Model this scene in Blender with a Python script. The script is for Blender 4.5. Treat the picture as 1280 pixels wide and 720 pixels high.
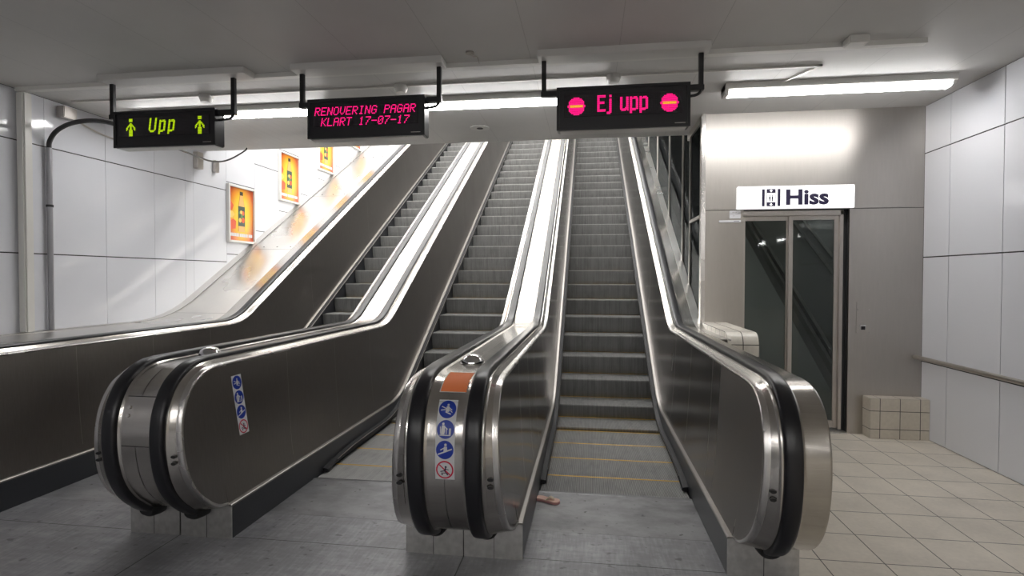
import bpy, bmesh, math, random
from mathutils import Vector, Matrix
random.seed(7)
for o in list(bpy.data.objects): bpy.data.objects.remove(o)
S = bpy.context.scene
C = S.collection
PI = math.pi

# ------------------------------------------------------------------ camera
cd = bpy.data.cameras.new('camera'); cam = bpy.data.objects.new('camera', cd); C.objects.link(cam)
cd.sensor_width = 36; cd.lens = 36*684.69/1280; cd.clip_start = .02; cd.clip_end = 200
yw, pt, rl = .1393, -.0197, .0015
fw = Vector((-math.sin(yw)*math.cos(pt), math.cos(yw)*math.cos(pt), math.sin(pt)))
rt = Vector((math.cos(yw), math.sin(yw), 0)); up = rt.cross(fw)
r2 = rt*math.cos(rl)+up*math.sin(rl); u2 = up*math.cos(rl)-rt*math.sin(rl)
m = Matrix((r2, u2, -fw)).transposed().to_4x4(); m.translation = Vector((0, 0, 1.4671))
cam.matrix_world = m
S.camera = cam
# ------------------------------------------------------------------ world, exposure, light levels
w = bpy.data.worlds.new('world'); S.world = w; w.use_nodes = True
w.node_tree.nodes['Background'].inputs[0].default_value = (.5, .5, .52, 1)
w.node_tree.nodes['Background'].inputs[1].default_value = 0.03
vs = S.view_settings
vs.view_transform = 'Standard'; vs.look = 'None'; vs.gamma = 1; vs.use_curve_mapping = False; vs.exposure = 0.2
LAMP = 24.0        # tubes over the landing
SHAFT = 17.0      # tubes along the escalator shaft
HALL = 42.0        # hall tubes behind the camera; also the added fill lights in the lift shaft
S.cycles.max_bounces = 8; S.cycles.glossy_bounces = 5; S.cycles.transparent_max_bounces = 12
S.cycles.sample_clamp_indirect = 6

# ------------------------------------------------------------------ materials
def mat(name, col, rough=.5, metal=0.0, emit=None, es=0, coat=0, aniso=0, spec=None):
    m = bpy.data.materials.new(name); m.use_nodes = True
    b = m.node_tree.nodes['Principled BSDF']
    b.inputs['Base Color'].default_value = (*col, 1); b.inputs['Roughness'].default_value = rough
    b.inputs['Metallic'].default_value = metal
    if emit: b.inputs['Emission Color'].default_value = (*emit, 1); b.inputs['Emission Strength'].default_value = es
    if coat: b.inputs['Coat Weight'].default_value = coat; b.inputs['Coat Roughness'].default_value = .08
    if aniso: b.inputs['Anisotropic'].default_value = aniso
    if spec is not None: b.inputs['Specular IOR Level'].default_value = spec
    return m
class N:
    """small node-writing helper for one material"""
    def __init__(s, m): s.m = m; s.t = m.node_tree; s.b = s.t.nodes['Principled BSDF']
    def n(s, kind, **k):
        x = s.t.nodes.new(kind)
        for a, v in k.items(): setattr(x, a, v)
        return x
    def l(s, a, b): s.t.links.new(a, b)
    def math(s, op, a, b=None, clamp=False):
        x = s.n('ShaderNodeMath', operation=op); x.use_clamp = clamp
        for i, v in enumerate((a, b)):
            if v is None: continue
            if isinstance(v, (int, float)): x.inputs[i].default_value = v
            else: s.l(v, x.inputs[i])
        return x.outputs[0]
    def coord(s, kind='Object'): return s.n('ShaderNodeTexCoord').outputs[kind]
    def pos(s):
        return s.n('ShaderNodeNewGeometry').outputs['Position']
    def xyz(s, v):
        x = s.n('ShaderNodeSeparateXYZ'); s.l(v, x.inputs[0]); return x.outputs
    def noise(s, v, scale=5, detail=4, vec=(1, 1, 1), rough=.5):
        mp = s.n('ShaderNodeMapping'); mp.inputs['Scale'].default_value = vec; s.l(v, mp.inputs[0])
        x = s.n('ShaderNodeTexNoise'); x.inputs['Scale'].default_value = scale; x.inputs['Detail'].default_value = detail
        x.inputs['Roughness'].default_value = rough
        s.l(mp.outputs[0], x.inputs['Vector']); return x.outputs[0]
    def ramp(s, f, stops):
        x = s.n('ShaderNodeValToRGB'); s.l(f, x.inputs[0]); e = x.color_ramp.elements
        while len(e) < len(stops): e.new(.5)
        for i, (p, c) in enumerate(stops):
            e[i].position = p; e[i].color = (*c, 1) if len(c) == 3 else c
        return x.outputs[0]
    def mix(s, f, a, b):
        x = s.n('ShaderNodeMix', data_type='RGBA')
        if isinstance(f, (int, float)): x.inputs[0].default_value = f
        else: s.l(f, x.inputs[0])
        for i, v in ((6, a), (7, b)):
            if isinstance(v, tuple): x.inputs[i].default_value = (*v, 1)
            else: s.l(v, x.inputs[i])
        return x.outputs[2]
    def line(s, c, spacing, off, width):
        """1 on lines every `spacing` along coordinate c"""
        a = s.math('SUBTRACT', c, off-width/2); a = s.math('DIVIDE', a, spacing); a = s.math('FRACT', a)
        return s.math('LESS_THAN', a, width/spacing)
    def at(s, c, val, width):
        return s.math('LESS_THAN', s.math('ABSOLUTE', s.math('SUBTRACT', c, val)), width/2)
    def col(s, v): s.l(v, s.b.inputs['Base Color'])
    def rough(s, v): s.l(v, s.b.inputs['Roughness'])
    def bump(s, h, st=.3, dist=.002):
        x = s.n('ShaderNodeBump'); x.inputs['Strength'].default_value = st; x.inputs['Distance'].default_value = dist
        s.l(h, x.inputs['Height']); s.l(x.outputs[0], s.b.inputs['Normal'])

def brushed(name, col, r0, r1, vec, bump=.06, var=.12, aniso=0):
    m = mat(name, col, r0, 1.0, aniso=aniso); k = N(m); p = k.pos()
    f = k.noise(p, 6, 4, vec); g = k.noise(p, 1.7, 3)
    k.rough(k.math('ADD', k.math('MULTIPLY', g, (r1-r0)*2), r0-(r1-r0)*.5, clamp=True))
    c2 = tuple(c*(1-var) for c in col); c1 = tuple(min(1, c*(1+var)) for c in col)
    k.col(k.ramp(f, [(.3, c2), (.7, c1)]))
    k.bump(f, bump, .0015)
    return m
M = {}
M['steel'] = brushed('brushed_steel', (.58, .555, .52), .19, .22, (1, 30, 30), .0, .04)
M['deck'] = brushed('deck_steel', (.66, .64, .61), .26, .31, (40, 2, 2), .0, .03)
M['trim'] = brushed('bright_trim', (.70, .68, .66), .24, .30, (40, 3, 3), .01, .04)
M['panel'] = brushed('panel_steel', (.30, .282, .268), .30, .40, (3, 25, 2), .02, .05)
M['panel2'] = brushed('panel_steel_worn', (.21, .20, .193), .13, .20, (1, 1, .8), .10, .05)
M['skirt'] = mat('skirt_paint', (.045, .048, .055), .32, .35)
M['plinth'] = brushed('plinth_steel', (.56, .55, .53), .36, .46, (5, 5, 5), .02, .12)
M['liftsteel'] = brushed('lift_steel', (.48, .455, .425), .30, .34, (12, 12, 1.2), .004, .02, aniso=.7)
def stretch(m):      # horizontal brushing: highlights stretch up and down
    k = N(m); t_ = k.n('ShaderNodeTangent', direction_type='RADIAL', axis='Z'); k.l(t_.outputs[0], k.b.inputs['Tangent'])
    k.b.inputs['Anisotropic Rotation'].default_value = .25
stretch(M['liftsteel'])
M['frame'] = brushed('frame_steel', (.52, .49, .46), .28, .36, (30, 30, 3), .03, .05)
M['rubber'] = mat('handrail_rubber', (.014, .014, .017), .30, 0)
M['brush'] = mat('brush_strip', (.025, .025, .028), .5, spec=.25)
M['boot'] = mat('boot_rubber', (.01, .01, .011), .5)
M['black'] = mat('black_housing', (.012, .011, .014), .3)
M['blackmetal'] = mat('black_metal', (.02, .02, .022), .35, .3)
M['dark'] = mat('dark_void', (.02, .02, .02), .8)
M['white'] = mat('white_enamel', (.72, .73, .775), .10, 0, coat=.3)
M['joint'] = mat('joint_dark', (.03, .03, .032), .7)  # dark colour of the joints, wall backing and small dark parts
M['whitepaint'] = mat('white_paint', (.66, .65, .63), .4)
M['offwhite'] = mat('white_plastic', (.72, .71, .68), .35)
M['signwhite'] = mat('sign_white_glow', (.92, .92, .92), .3, emit=(1, 1, 1), es=.55)  # white sign face with a weak glow added to its colour
M['ink'] = mat('sign_ink', (.02, .015, .05), .35)
M['lens'] = mat('lamp_lens', (.9, .9, .9), .3, emit=(1.0, .985, .97), es=LAMP)
M['lens_shaft'] = mat('shaft_lamp_lens', (.9, .9, .9), .3, emit=(1.0, .985, .95), es=SHAFT)
M['lens_hall'] = mat('hall_lamp_lens', (.9, .9, .9), .3, emit=(1.0, .985, .97), es=HALL)
M['pink'] = mat('led_pink', (.02, 0, 0), .5, emit=(1.0, .004, .20), es=1.25)
M['amber'] = mat('led_amber', (.02, .01, 0), .5, emit=(1.0, .42, .04), es=1.1)
M['green'] = mat('led_green', (.01, .02, 0), .5, emit=(.50, .74, .0), es=.95)
M['yellow'] = mat('demarcation_yellow', (.66, .39, .04), .5)
M['blue'] = mat('sticker_blue', (.012, .045, .38), .35)
M['red'] = mat('sticker_red', (.62, .01, .06), .35)
M['paper'] = mat('sticker_white', (.72, .72, .74), .4)
M['orange'] = mat('notice_orange', (1.0, .27, .09), .6, spec=.2)
M['oranged'] = mat('notice_orange_dark', (.50, .08, .02), .4)
M['sole'] = mat('sandal_sole', (.78, .50, .42), .6)
M['strap'] = mat('sandal_strap', (.75, .66, .5), .5)
M['pinkrim'] = mat('sandal_rim', (.55, .26, .26), .6)
M['capblack'] = mat('bottle_cap', (.03, .025, .02), .4)
M['juice'] = mat('bottle_juice', (.86, .46, .16), .4)
M['juiced'] = mat('bottle_juice_dark', (.55, .22, .05), .4)
M['label'] = mat('bottle_label', (.05, .08, .07), .4)
M['fruit'] = mat('fruit_red', (.75, .12, .05), .4)
M['fruit2'] = mat('fruit_yellow', (.85, .6, .15), .4)
M['leafg'] = mat('leaf_green', (.12, .3, .12), .4)

def floor_mat():
    m = mat('floor_plates', (.2, .2, .2), .4, .2); k = N(m); p = k.pos(); x, y, z = k.xyz(p)
    n1 = k.noise(p, 1.6, 6, (1, 1, 1), .6); n2 = k.noise(p, 9, 6, (1, 2.5, 1), .7); n3 = k.noise(p, 60, 2, (1, .12, 1))
    f = k.math('ADD', k.math('MULTIPLY', n1, .5), k.math('ADD', k.math('MULTIPLY', n2, .35), k.math('MULTIPLY', n3, .2)))
    c = k.ramp(f, [(.3, (.12, .12, .127)), (.5, (.23, .23, .244)), (.64, (.36, .36, .38))])
    spots = k.noise(p, 14, 3, (1, 1.6, 1), .5)
    sp = k.ramp(spots, [(.63, (0, 0, 0)), (.71, (1, 1, 1))])
    c = k.mix(k.math('MULTIPLY', sp, .6), c, (.045, .045, .047))
    ln = k.math('MAXIMUM', k.at(x, -2.296, .006), k.at(x, -.646, .006))
    ln = k.math('MULTIPLY', ln, k.math('LESS_THAN', y, 2.8))
    ln = k.math('MAXIMUM', ln, k.at(y, 2.815, .005)); ln = k.math('MAXIMUM', ln, k.at(y, 1.3, .005))
    c = k.mix(ln, c, (.02, .02, .02)); k.col(c)
    k.rough(k.math('ADD', k.math('MULTIPLY', n2, .35), .22)); k.bump(n2, .15, .002)
    return m
M['floor'] = floor_mat()
def tile_mat(name, sx, ox, sy, oy, sz, oz, col=(.60, .56, .49), wdt=.006, rough=.38):
    m = mat(name, col, rough); k = N(m); p = k.pos(); x, y, z = k.xyz(p)
    ln = None
    nx, ny, nz = k.xyz(k.n('ShaderNodeNewGeometry').outputs['Normal'])
    for c, s_, o_, nn in ((x, sx, ox, nx), (y, sy, oy, ny), (z, sz, oz, nz)):
        if not s_: continue
        q = k.line(c, s_, o_, wdt)
        q = k.math('MULTIPLY', q, k.math('LESS_THAN', k.math('ABSOLUTE', nn), .9))
        ln = q if ln is None else k.math('MAXIMUM', ln, q)
    n1 = k.noise(p, 3, 5); n2 = k.noise(p, 40, 3)
    d = tuple(c*.86 for c in col); b = tuple(min(1, c*1.08) for c in col)
    c = k.ramp(k.math('ADD', k.math('MULTIPLY', n1, .7), k.math('MULTIPLY', n2, .3)), [(.35, d), (.65, b)])
    k.col(k.mix(ln, c, (.09, .085, .075)))
    inv = k.math('SUBTRACT', 1, ln); k.bump(inv, .4, .002)
    return m
M['tile'] = tile_mat('floor_tile', .312, 1.198, .326, 5.301, 0, 0, (.70, .645, .56))
M['tile_ledge'] = tile_mat('ledge_tile', .12, 1.08, .155, 4.60, .095, 1.034, (.78, .74, .66), .007, .25)
M['tile_block'] = tile_mat('block_tile', .168, 2.631, .16, 5.381, .165, .33-.165*1.47, (.58, .53, .45), .006, .3)
def ceil_mat():
    m = mat('ceiling_paint', (.60, .59, .575), .5, spec=.25); k = N(m); p = k.pos(); x, y, z = k.xyz(p)
    ln = k.line(x, .62, .2, .004)
    ln2 = k.math('MULTIPLY', k.line(x, .1, .2, .004), k.math('MULTIPLY', k.math('GREATER_THAN', y, 3.95), k.math('LESS_THAN', x, -2.6)))
    ln = k.math('MAXIMUM', ln, k.math('MULTIPLY', ln2, .6))
    n1 = k.noise(p, 1.2, 5)
    c = k.ramp(n1, [(.3, (.58, .575, .565)), (.7, (.66, .65, .635))])
    k.col(k.mix(k.math('MULTIPLY', ln, .45), c, (.3, .3, .29)))
    n2 = k.noise(p, 30, 2, (1, .1, 1)); k.rough(k.math('ADD', k.math('MULTIPLY', n1, .2), .42))
    return m
M['ceil'] = ceil_mat()
def step_mat(name, base, darkc):
    m = mat(name, base, .35, .35); k = N(m); p = k.coord('Object'); x, y, z = k.xyz(p)
    s = k.math('SINE', k.math('MULTIPLY', x, 2*PI*100)); s = k.math('ADD', k.math('MULTIPLY', s, .5), .5)
    s = k.math('POWER', s, .6)
    wp = k.pos(); n = k.noise(wp, 5, 5, (3, 1, .8), .6); st = k.noise(wp, 5, 2, (30, .15, .15), .6)
    s = k.math('MULTIPLY', s, k.math('ADD', .35, k.math('MULTIPLY', st, 1.25)), clamp=True)
    c = k.mix(s, darkc, base); c = k.mix(k.ramp(n, [(.48, (0, 0, 0)), (.75, (.35, .35, .35))]), c, darkc)
    k.col(c); k.bump(s, .6, .004); k.rough(k.math('ADD', k.math('MULTIPLY', n, .3), .22))
    return m
M['tread'] = step_mat('step_cleats', (.44, .44, .435), (.10, .10, .10))
M['riser'] = step_mat('riser_cleats', (.34, .34, .335), (.05, .05, .05))
def comb_mat():
    m = mat('comb_plate_steel', (.2, .2, .2), .4, .3); k = N(m); p = k.pos(); x, y, z = k.xyz(p)
    n1 = k.noise(p, 4, 6, (1, 1.5, 1), .65)
    c = k.ramp(n1, [(.32, (.15, .15, .157)), (.6, (.29, .29, .30))])
    sp = k.ramp(k.noise(p, 22, 3), [(.66, (0, 0, 0)), (.72, (1, 1, 1))])
    k.col(k.mix(k.math('MULTIPLY', sp, .7), c, (.03, .03, .03)))
    k.rough(k.math('ADD', k.math('MULTIPLY', n1, .3), .25)); k.bump(n1, .1, .002)
    return m
M['comb'] = comb_mat()
def panel_lines(name, base, ys):
    m = brushed(name, *base); k = N(m); x, y, z = k.xyz(k.pos())
    return m
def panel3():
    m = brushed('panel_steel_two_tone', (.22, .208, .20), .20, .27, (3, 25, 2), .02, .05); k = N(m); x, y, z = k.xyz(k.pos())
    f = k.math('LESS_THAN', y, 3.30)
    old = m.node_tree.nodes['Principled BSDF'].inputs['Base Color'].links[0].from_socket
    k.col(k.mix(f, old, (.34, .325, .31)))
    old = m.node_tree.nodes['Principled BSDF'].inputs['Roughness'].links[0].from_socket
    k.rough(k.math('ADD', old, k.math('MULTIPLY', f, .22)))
    return m
M['panel3'] = panel3()
def glass(name, tint, fac):
    m = bpy.data.materials.new(name); m.use_nodes = True; t = m.node_tree; t.nodes.clear()
    o = t.nodes.new('ShaderNodeOutputMaterial'); mx = t.nodes.new('ShaderNodeMixShader')
    tr = t.nodes.new('ShaderNodeBsdfTransparent'); gl = t.nodes.new('ShaderNodeBsdfGlossy'); lw = t.nodes.new('ShaderNodeFresnel')
    lw.inputs['IOR'].default_value = fac; tr.inputs[0].default_value = (*tint, 1); gl.inputs['Roughness'].default_value = .03
    gl.inputs[0].default_value = (.9, .92, .92, 1)
    t.links.new(lw.outputs[0], mx.inputs[0]); t.links.new(tr.outputs[0], mx.inputs[1]); t.links.new(gl.outputs[0], mx.inputs[2])
    t.links.new(mx.outputs[0], o.inputs[0]); return m
M['glass'] = glass('dark_glass', (.62, .66, .64), 1.5)
M['glasswall'] = glass('shaft_glass', (.14, .145, .15), 4.5)

# ------------------------------------------------------------------ mesh helpers
def nb(): return bmesh.new()
def quad(bm, a, b, c, d, mi=0):
    f = bm.faces.new([bm.verts.new(v) for v in (a, b, c, d)]); f.material_index = mi; return f
def box(bm, x0, x1, y0, y1, z0, z1, mi=0):
    v = [bm.verts.new((x, y, z)) for x in (x0, x1) for y in (y0, y1) for z in (z0, z1)]
    for f in ((0, 1, 3, 2), (4, 6, 7, 5), (0, 4, 5, 1), (2, 3, 7, 6), (0, 2, 6, 4), (1, 5, 7, 3)):
        bm.faces.new([v[i] for i in f]).material_index = mi
def bbox(bm, x0, x1, y0, y1, z0, z1, r=.004, mi=0):
    b2 = bmesh.new(); box(b2, x0, x1, y0, y1, z0, z1, mi)
    bmesh.ops.bevel(b2, geom=b2.edges[:], offset=r, segments=2, affect='EDGES')
    for f in b2.faces: f.material_index = mi
    tmp = bpy.data.meshes.new('t'); b2.to_mesh(tmp); b2.free(); bm.from_mesh(tmp); bpy.data.meshes.remove(tmp)
def prism(bm, pts, axis, a, b, mi=0):
    """closed 2D outline extruded along axis between a and b"""
    def P(p, t):
        return {'x': (t, p[0], p[1]), 'y': (p[0], t, p[1]), 'z': (p[0], p[1], t)}[axis]
    A = [bm.verts.new(P(p, a)) for p in pts]; B = [bm.verts.new(P(p, b)) for p in pts]
    fs = [bm.faces.new(A), bm.faces.new(B[::-1])]
    for i in range(len(pts)):
        j = (i+1) % len(pts); fs.append(bm.faces.new((A[i], B[i], B[j], A[j])))
    for f in fs: f.material_index = mi
def cyl(bm, p0, p1, r, n=16, mi=0, r1=None):
    p0, p1 = Vector(p0), Vector(p1); d = (p1-p0).normalized(); a = d.orthogonal().normalized(); b = d.cross(a)
    r1 = r if r1 is None else r1
    A = [bm.verts.new(p0+(a*math.cos(t)+b*math.sin(t))*r) for t in [2*PI*i/n for i in range(n)]]
    B = [bm.verts.new(p1+(a*math.cos(t)+b*math.sin(t))*r1) for t in [2*PI*i/n for i in range(n)]]
    fs = [bm.faces.new(A[::-1]), bm.faces.new(B)]
    for i in range(n): fs.append(bm.faces.new((A[i], A[(i+1) % n], B[(i+1) % n], B[i])))
    for f in fs: f.material_index = mi
def tube(bm, pts, r, n=10, mi=0):
    pts = [Vector(p) for p in pts]; rings = []
    up_ = Vector((0, 0, 1)); prev = None
    for i, p in enumerate(pts):
        d = (pts[min(i+1, len(pts)-1)]-pts[max(i-1, 0)]).normalized()
        a = (prev - d*prev.dot(d)).normalized() if prev else d.orthogonal().normalized(); prev = a
        b = d.cross(a); rings.append([bm.verts.new(p+(a*math.cos(t)+b*math.sin(t))*r) for t in [2*PI*k/n for k in range(n)]])
    for A, B in zip(rings, rings[1:]):
        for k in range(n): bm.faces.new((A[k], A[(k+1) % n], B[(k+1) % n], B[k])).material_index = mi
    bm.faces.new(rings[0][::-1]); bm.faces.new(rings[-1])
def smooth_pts(pts, n=6):
    """Catmull-Rom through 2D or 3D points"""
    P = [Vector(p) for p in pts]; P = [P[0]*2-P[1]]+P+[P[-1]*2-P[-2]]; out = []
    for i in range(1, len(P)-2):
        for k in range(n):
            t = k/n; a, b, c, d = P[i-1:i+3]
            out.append(.5*((2*b)+(c-a)*t+(2*a-5*b+4*c-d)*t*t+(3*b-a-3*c+d)*t**3))
    out.append(P[-2]); return [tuple(v) for v in out]
def dome(bm, c, r, h, n=20, rings=6, mi=0):
    R = []
    for i in range(rings):
        t = i/rings*PI/2; R.append([bm.verts.new((c[0]+r*math.cos(t)*math.cos(a), c[1]+r*math.cos(t)*math.sin(a), c[2]+h*math.sin(t))) for a in [2*PI*k/n for k in range(n)]])
    top = bm.verts.new((c[0], c[1], c[2]+h))
    for A, B in zip(R, R[1:]):
        for k in range(n): bm.faces.new((A[k], A[(k+1) % n], B[(k+1) % n], B[k])).material_index = mi
    for k in range(n): bm.faces.new((R[-1][k], R[-1][(k+1) % n], top)).material_index = mi
    bm.faces.new(R[0][::-1])

def obj(name, bm, mats, parent=None, label=None, smooth=35):
    me = bpy.data.meshes.new(name)
    bmesh.ops.recalc_face_normals(bm, faces=bm.faces[:])
    bm.to_mesh(me); bm.free()
    if not isinstance(mats, (list, tuple)): mats = [mats]
    for x in mats: me.materials.append(M[x] if isinstance(x, str) else x)
    if smooth:
        me.shade_smooth(); me.set_sharp_from_angle(angle=math.radians(smooth))
    o = bpy.data.objects.new(name, me); C.objects.link(o)
    if parent:
        o.parent = parent
        if parent.type == 'EMPTY': o.matrix_parent_inverse = Matrix.Translation(-Vector(parent.location))
    if label: o['label'] = label
    return o
def tag(o, label, cat, group=None):
    o['label'] = label; o['category'] = cat
    if group: o['group'] = group
    return o
def thing(name, label, cat, loc=(0, 0, 0), group=None):
    o = bpy.data.objects.new(name, None); C.objects.link(o); o.location = loc; o.empty_display_size = .1
    return tag(o, label, cat, group)
def struct(name, bm, mats, parent=None, smooth=35):
    o = obj(name, bm, mats, parent, smooth=smooth)
    if not parent: o['kind'] = 'structure'
    return o
def dup(src, offset, label=None):
    """copy of a thing with copies of its parts"""
    r = src.copy(); C.objects.link(r); r.location = Vector(src.location)+Vector(offset)
    if label: r['label'] = label
    for ch in list(src.children):
        c = ch.copy(); C.objects.link(c); c.parent = r; c.matrix_parent_inverse = ch.matrix_parent_inverse.copy()
    return r

# ------------------------------------------------------------------ levels shared by everything
TAN = math.tan(PI/6)
YC = 5.391          # where the incline line of the step nosings meets the floor
YEND = 15.6
ZC = 3.04           # ceiling
XL, XR = -4.75, 3.045
EDGE = 6.30         # where the flat ceiling stops over the escalator shaft
def bend_path(zflat, off, y0, y1, R=.7, n=10):
    """flat at zflat from y0, then 30 degree incline with vertical offset off over the nosing line"""
    yc = YC + (zflat-off)/TAN; T = R*math.tan(PI/12); pts = [(y0, zflat)]
    cx, cz = yc-T, zflat+R
    for i in range(n+1):
        a = PI/6*i/n; pts.append((cx+R*math.sin(a), cz-R*math.cos(a)))
    pts.append((y1, off+TAN*(y1-YC))); return pts

# ------------------------------------------------------------------ structure
bm = nb(); box(bm, -9, 1.03, -17, 3.14, -.3, 0); struct('floor', bm, 'floor', smooth=0)
bm = nb(); box(bm, 1.03, 9, -17, 5.75, -.3, 0); struct('floor_tiled', bm, 'tile', smooth=0).name = 'floor.001'
bm = nb()
box(bm, -9.1, 9.1, -17, EDGE, ZC, ZC+.3); struct('ceiling', bm, 'ceil', smooth=0)
# left wall: enamel panels with open joints on a dark backing
def wall_panels(xw, s, cols, zs_of, ztop_of, zbot_of, gap=.007, th=.012):
    bm = nb()
    for (ya, yb) in cols:
        zb, zt = zbot_of(ya, yb), ztop_of(ya, yb)
        cuts = [zb]+[z for z in sorted(zs_of(ya)) if zb < z < zt]+[zt]
        for a, b in zip(cuts, cuts[1:]):
            x0, x1 = sorted((xw, xw+s*th))
            box(bm, x0, x1, ya+gap/2, yb-gap/2, a+gap/2, b-gap/2)
    x0, x1 = sorted((xw+s*.001, xw+s*(th+.15)))
    ye = cols[-1][1]
    box(bm, x0+(0 if s > 0 else 0), x1, cols[0][0], ye, -.1, ztop_of(ye, ye), 1) if s > 0 else box(bm, x0, x1, cols[0][0], ye, -.1, ztop_of(ye, ye), 1)
    return bm
ys = [3.61-.615*i for i in range(10, 0, -1)]+[3.61, 4.225, 4.84, 5.455, 5.92, 6.06, 6.67]+[6.67+.62*i for i in range(1, 17)]
colsL = list(zip(ys, ys[1:]))
def seamL(y):
    if y < 6.6: return [.70, 1.665, 2.61]
    k = round((y-6.67)/.62); return [1.77+.36*k+.957*q for q in range(-6, 9)]
def shaft_top(y): return 3.75+TAN*(y-EDGE)
bm = nb()
g = .007
for (ya, yb) in colsL:
    zt = ZC if yb < 6.5 else shaft_top(yb)
    cuts = [0]+[z for z in seamL(ya) if 0 < z < zt]+[zt]
    for a, b in zip(cuts, cuts[1:]): box(bm, XL-.012, XL, ya+.002, yb-.002, a+.005, b-.005)
box(bm, XL-.2, XL-.006, ys[0], ys[-1], -.1, 12, 1)
struct('wall_left', bm, ['white', 'joint'], smooth=0)
yr = [5.52, 5.16]+[5.16-.615*i for i in range(1, 5)]
bm = nb()
for yb, ya in zip(yr, yr[1:]):
    cuts = [0, .70, 1.655, 2.605, ZC]
    for a, b in zip(cuts, cuts[1:]): box(bm, XR, XR+.012, ya+.003, yb-.003, a+.005, b-.005)
box(bm, XR+.006, XR+.2, yr[-1], 6.1, -.1, ZC, 1)
struct('wall_right', bm, ['white', 'joint'], smooth=0)
# hall behind the camera
bm = nb(); box(bm, -9.1, 9.1, -17.2, -17, -.1, ZC+.1); struct('wall_back', bm, 'whitepaint', smooth=0)
bm = nb(); box(bm, 9, 9.2, -17, yr[-1], -.1, ZC+.1); box(bm, XR+.2, 9, yr[-1]-.1, yr[-1]+.1, 0, ZC); struct('wall_hall_right', bm, 'whitepaint', smooth=0).name = 'wall_far_right'
bm = nb(); box(bm, -9.2, -9, -17, ys[0], -.1, ZC+.1); box(bm, -9, XL-.2, ys[0]-.1, ys[0]+.1, 0, ZC); struct('wall_far_left', bm, 'whitepaint', smooth=0)
# escalator shaft: inclined ceiling, end wall
bm = nb()
prism(bm, [(EDGE, ZC+.3), (EDGE, 3.75), (16.8, shaft_top(16.8)), (16.8, shaft_top(16.8)+.3), (EDGE-.2, 3.9), (EDGE-.2, ZC+.3)], 'x', XL-.2, 1.05)
struct('ceiling_shaft', bm, 'whitepaint', smooth=0).name = 'ceiling.001'
bm = nb(); box(bm, XL, 1.0, 16.6, 16.8, 0, 10.2); struct('wall_end', bm, 'whitepaint', smooth=0)
bm = nb(); prism(bm, [(3.74, -.5), (5.2, -.5), (YEND, 5.25), (YEND, 4.9), (6.0, -.9), (3.74, -.9)], 'x', XL, 1.03)
struct('void_slab', bm, 'dark', smooth=0)  # dark-coloured slab standing for the black void under the steps

# ------------------------------------------------------------------ lamps
def batten_light(name, x0, x1, y, z, lens, label, group, axis='x', slope=0, wide=.16, n=1):
    c = ((x0+x1)/2, y, z); t = thing(name, label, 'ceiling light', c, group)
    L = x1-x0
    b = nb(); l = nb()
    h = .09; w2 = wide/2
    # housing: shallow trapezoid; lens: rounded belly
    prism(b, [(-w2, 0), (w2, 0), (w2, -.045), (w2-.012, -.052), (-w2+.012, -.052), (-w2, -.045)], 'x', -L/2, L/2)
    pts = [(-w2+.014, -.05)]+[((-w2+.014)*math.cos(a), -.05-(h-.05)*math.sin(a)**.7) for a in [PI*i/10 for i in range(1, 10)]]+[(w2-.014, -.05)]
    prism(l, pts, 'x', -L/2+.03, L/2-.03)
    for s in (-1, 1):
        pe = [(-w2, 0), (w2, 0), (w2-.02, -h+.012), (w2-.04, -h), (-w2+.04, -h), (-w2+.02, -h+.012)]
        prism(b, pe, 'x', s*(L/2-.03), s*L/2)
    R = Matrix.Rotation(slope, 4, 'X') @ (Matrix.Rotation(PI/2, 4, 'Z') if axis == 'y' else Matrix.Identity(4))
    for q in (b, l): bmesh.ops.transform(q, matrix=Matrix.Translation(c) @ R, verts=q.verts)
    obj('housing', b, 'offwhite', t); obj('lens', l, lens, t)
    return t
batten_light('batten_light', 1.09, 2.80, 4.74, ZC, 'lens', 'white tube light on the ceiling in front of the lift wall', 'ceiling tube lights')
batten_light('batten_light', -1.50, .28, 4.74, ZC, 'lens', 'lit tube light on the ceiling between the middle sign and the Ej upp sign', 'ceiling tube lights')
batten_light('batten_light', -4.30, -2.34, 4.74, ZC, 'lens', 'lit tube light on the ceiling right of the green Upp sign', 'ceiling tube lights')
for i in range(7):
    yy = 6.9+1.35*i
    for xx, hw_ in ((-4.05, .6), (-2.8, .6), (-1.55, .6), (-.3, .6), (.68, .34)):
        batten_light('shaft_light', xx-hw_, xx+hw_, yy, shaft_top(yy)-.01, 'lens_shaft', 'tube light on the sloping ceiling high above the escalators', 'sloping shaft lights', slope=PI/6, wide=.36)
for xx, yy in [(7.6, -3.5), (7.6, -7), (7.6, -9.6), (7.6, -11.8), (7.6, -14.2), (-1.5, -13), (-6, -8)]:
    batten_light('hall_light', xx-.4, xx+.4, yy, ZC, 'lens_hall', 'tube light on the hall ceiling running along the hall', 'hall lights along the hall', axis='y')
for yy in (-3.6, -5.6, -9.5):
    for xx in (-3.4, -.6, 2.2):
        batten_light('hall_light', xx-.75, xx+.75, yy, ZC, 'lens_hall', 'tube light on the hall ceiling running across the hall', 'hall lights across the hall')

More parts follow.
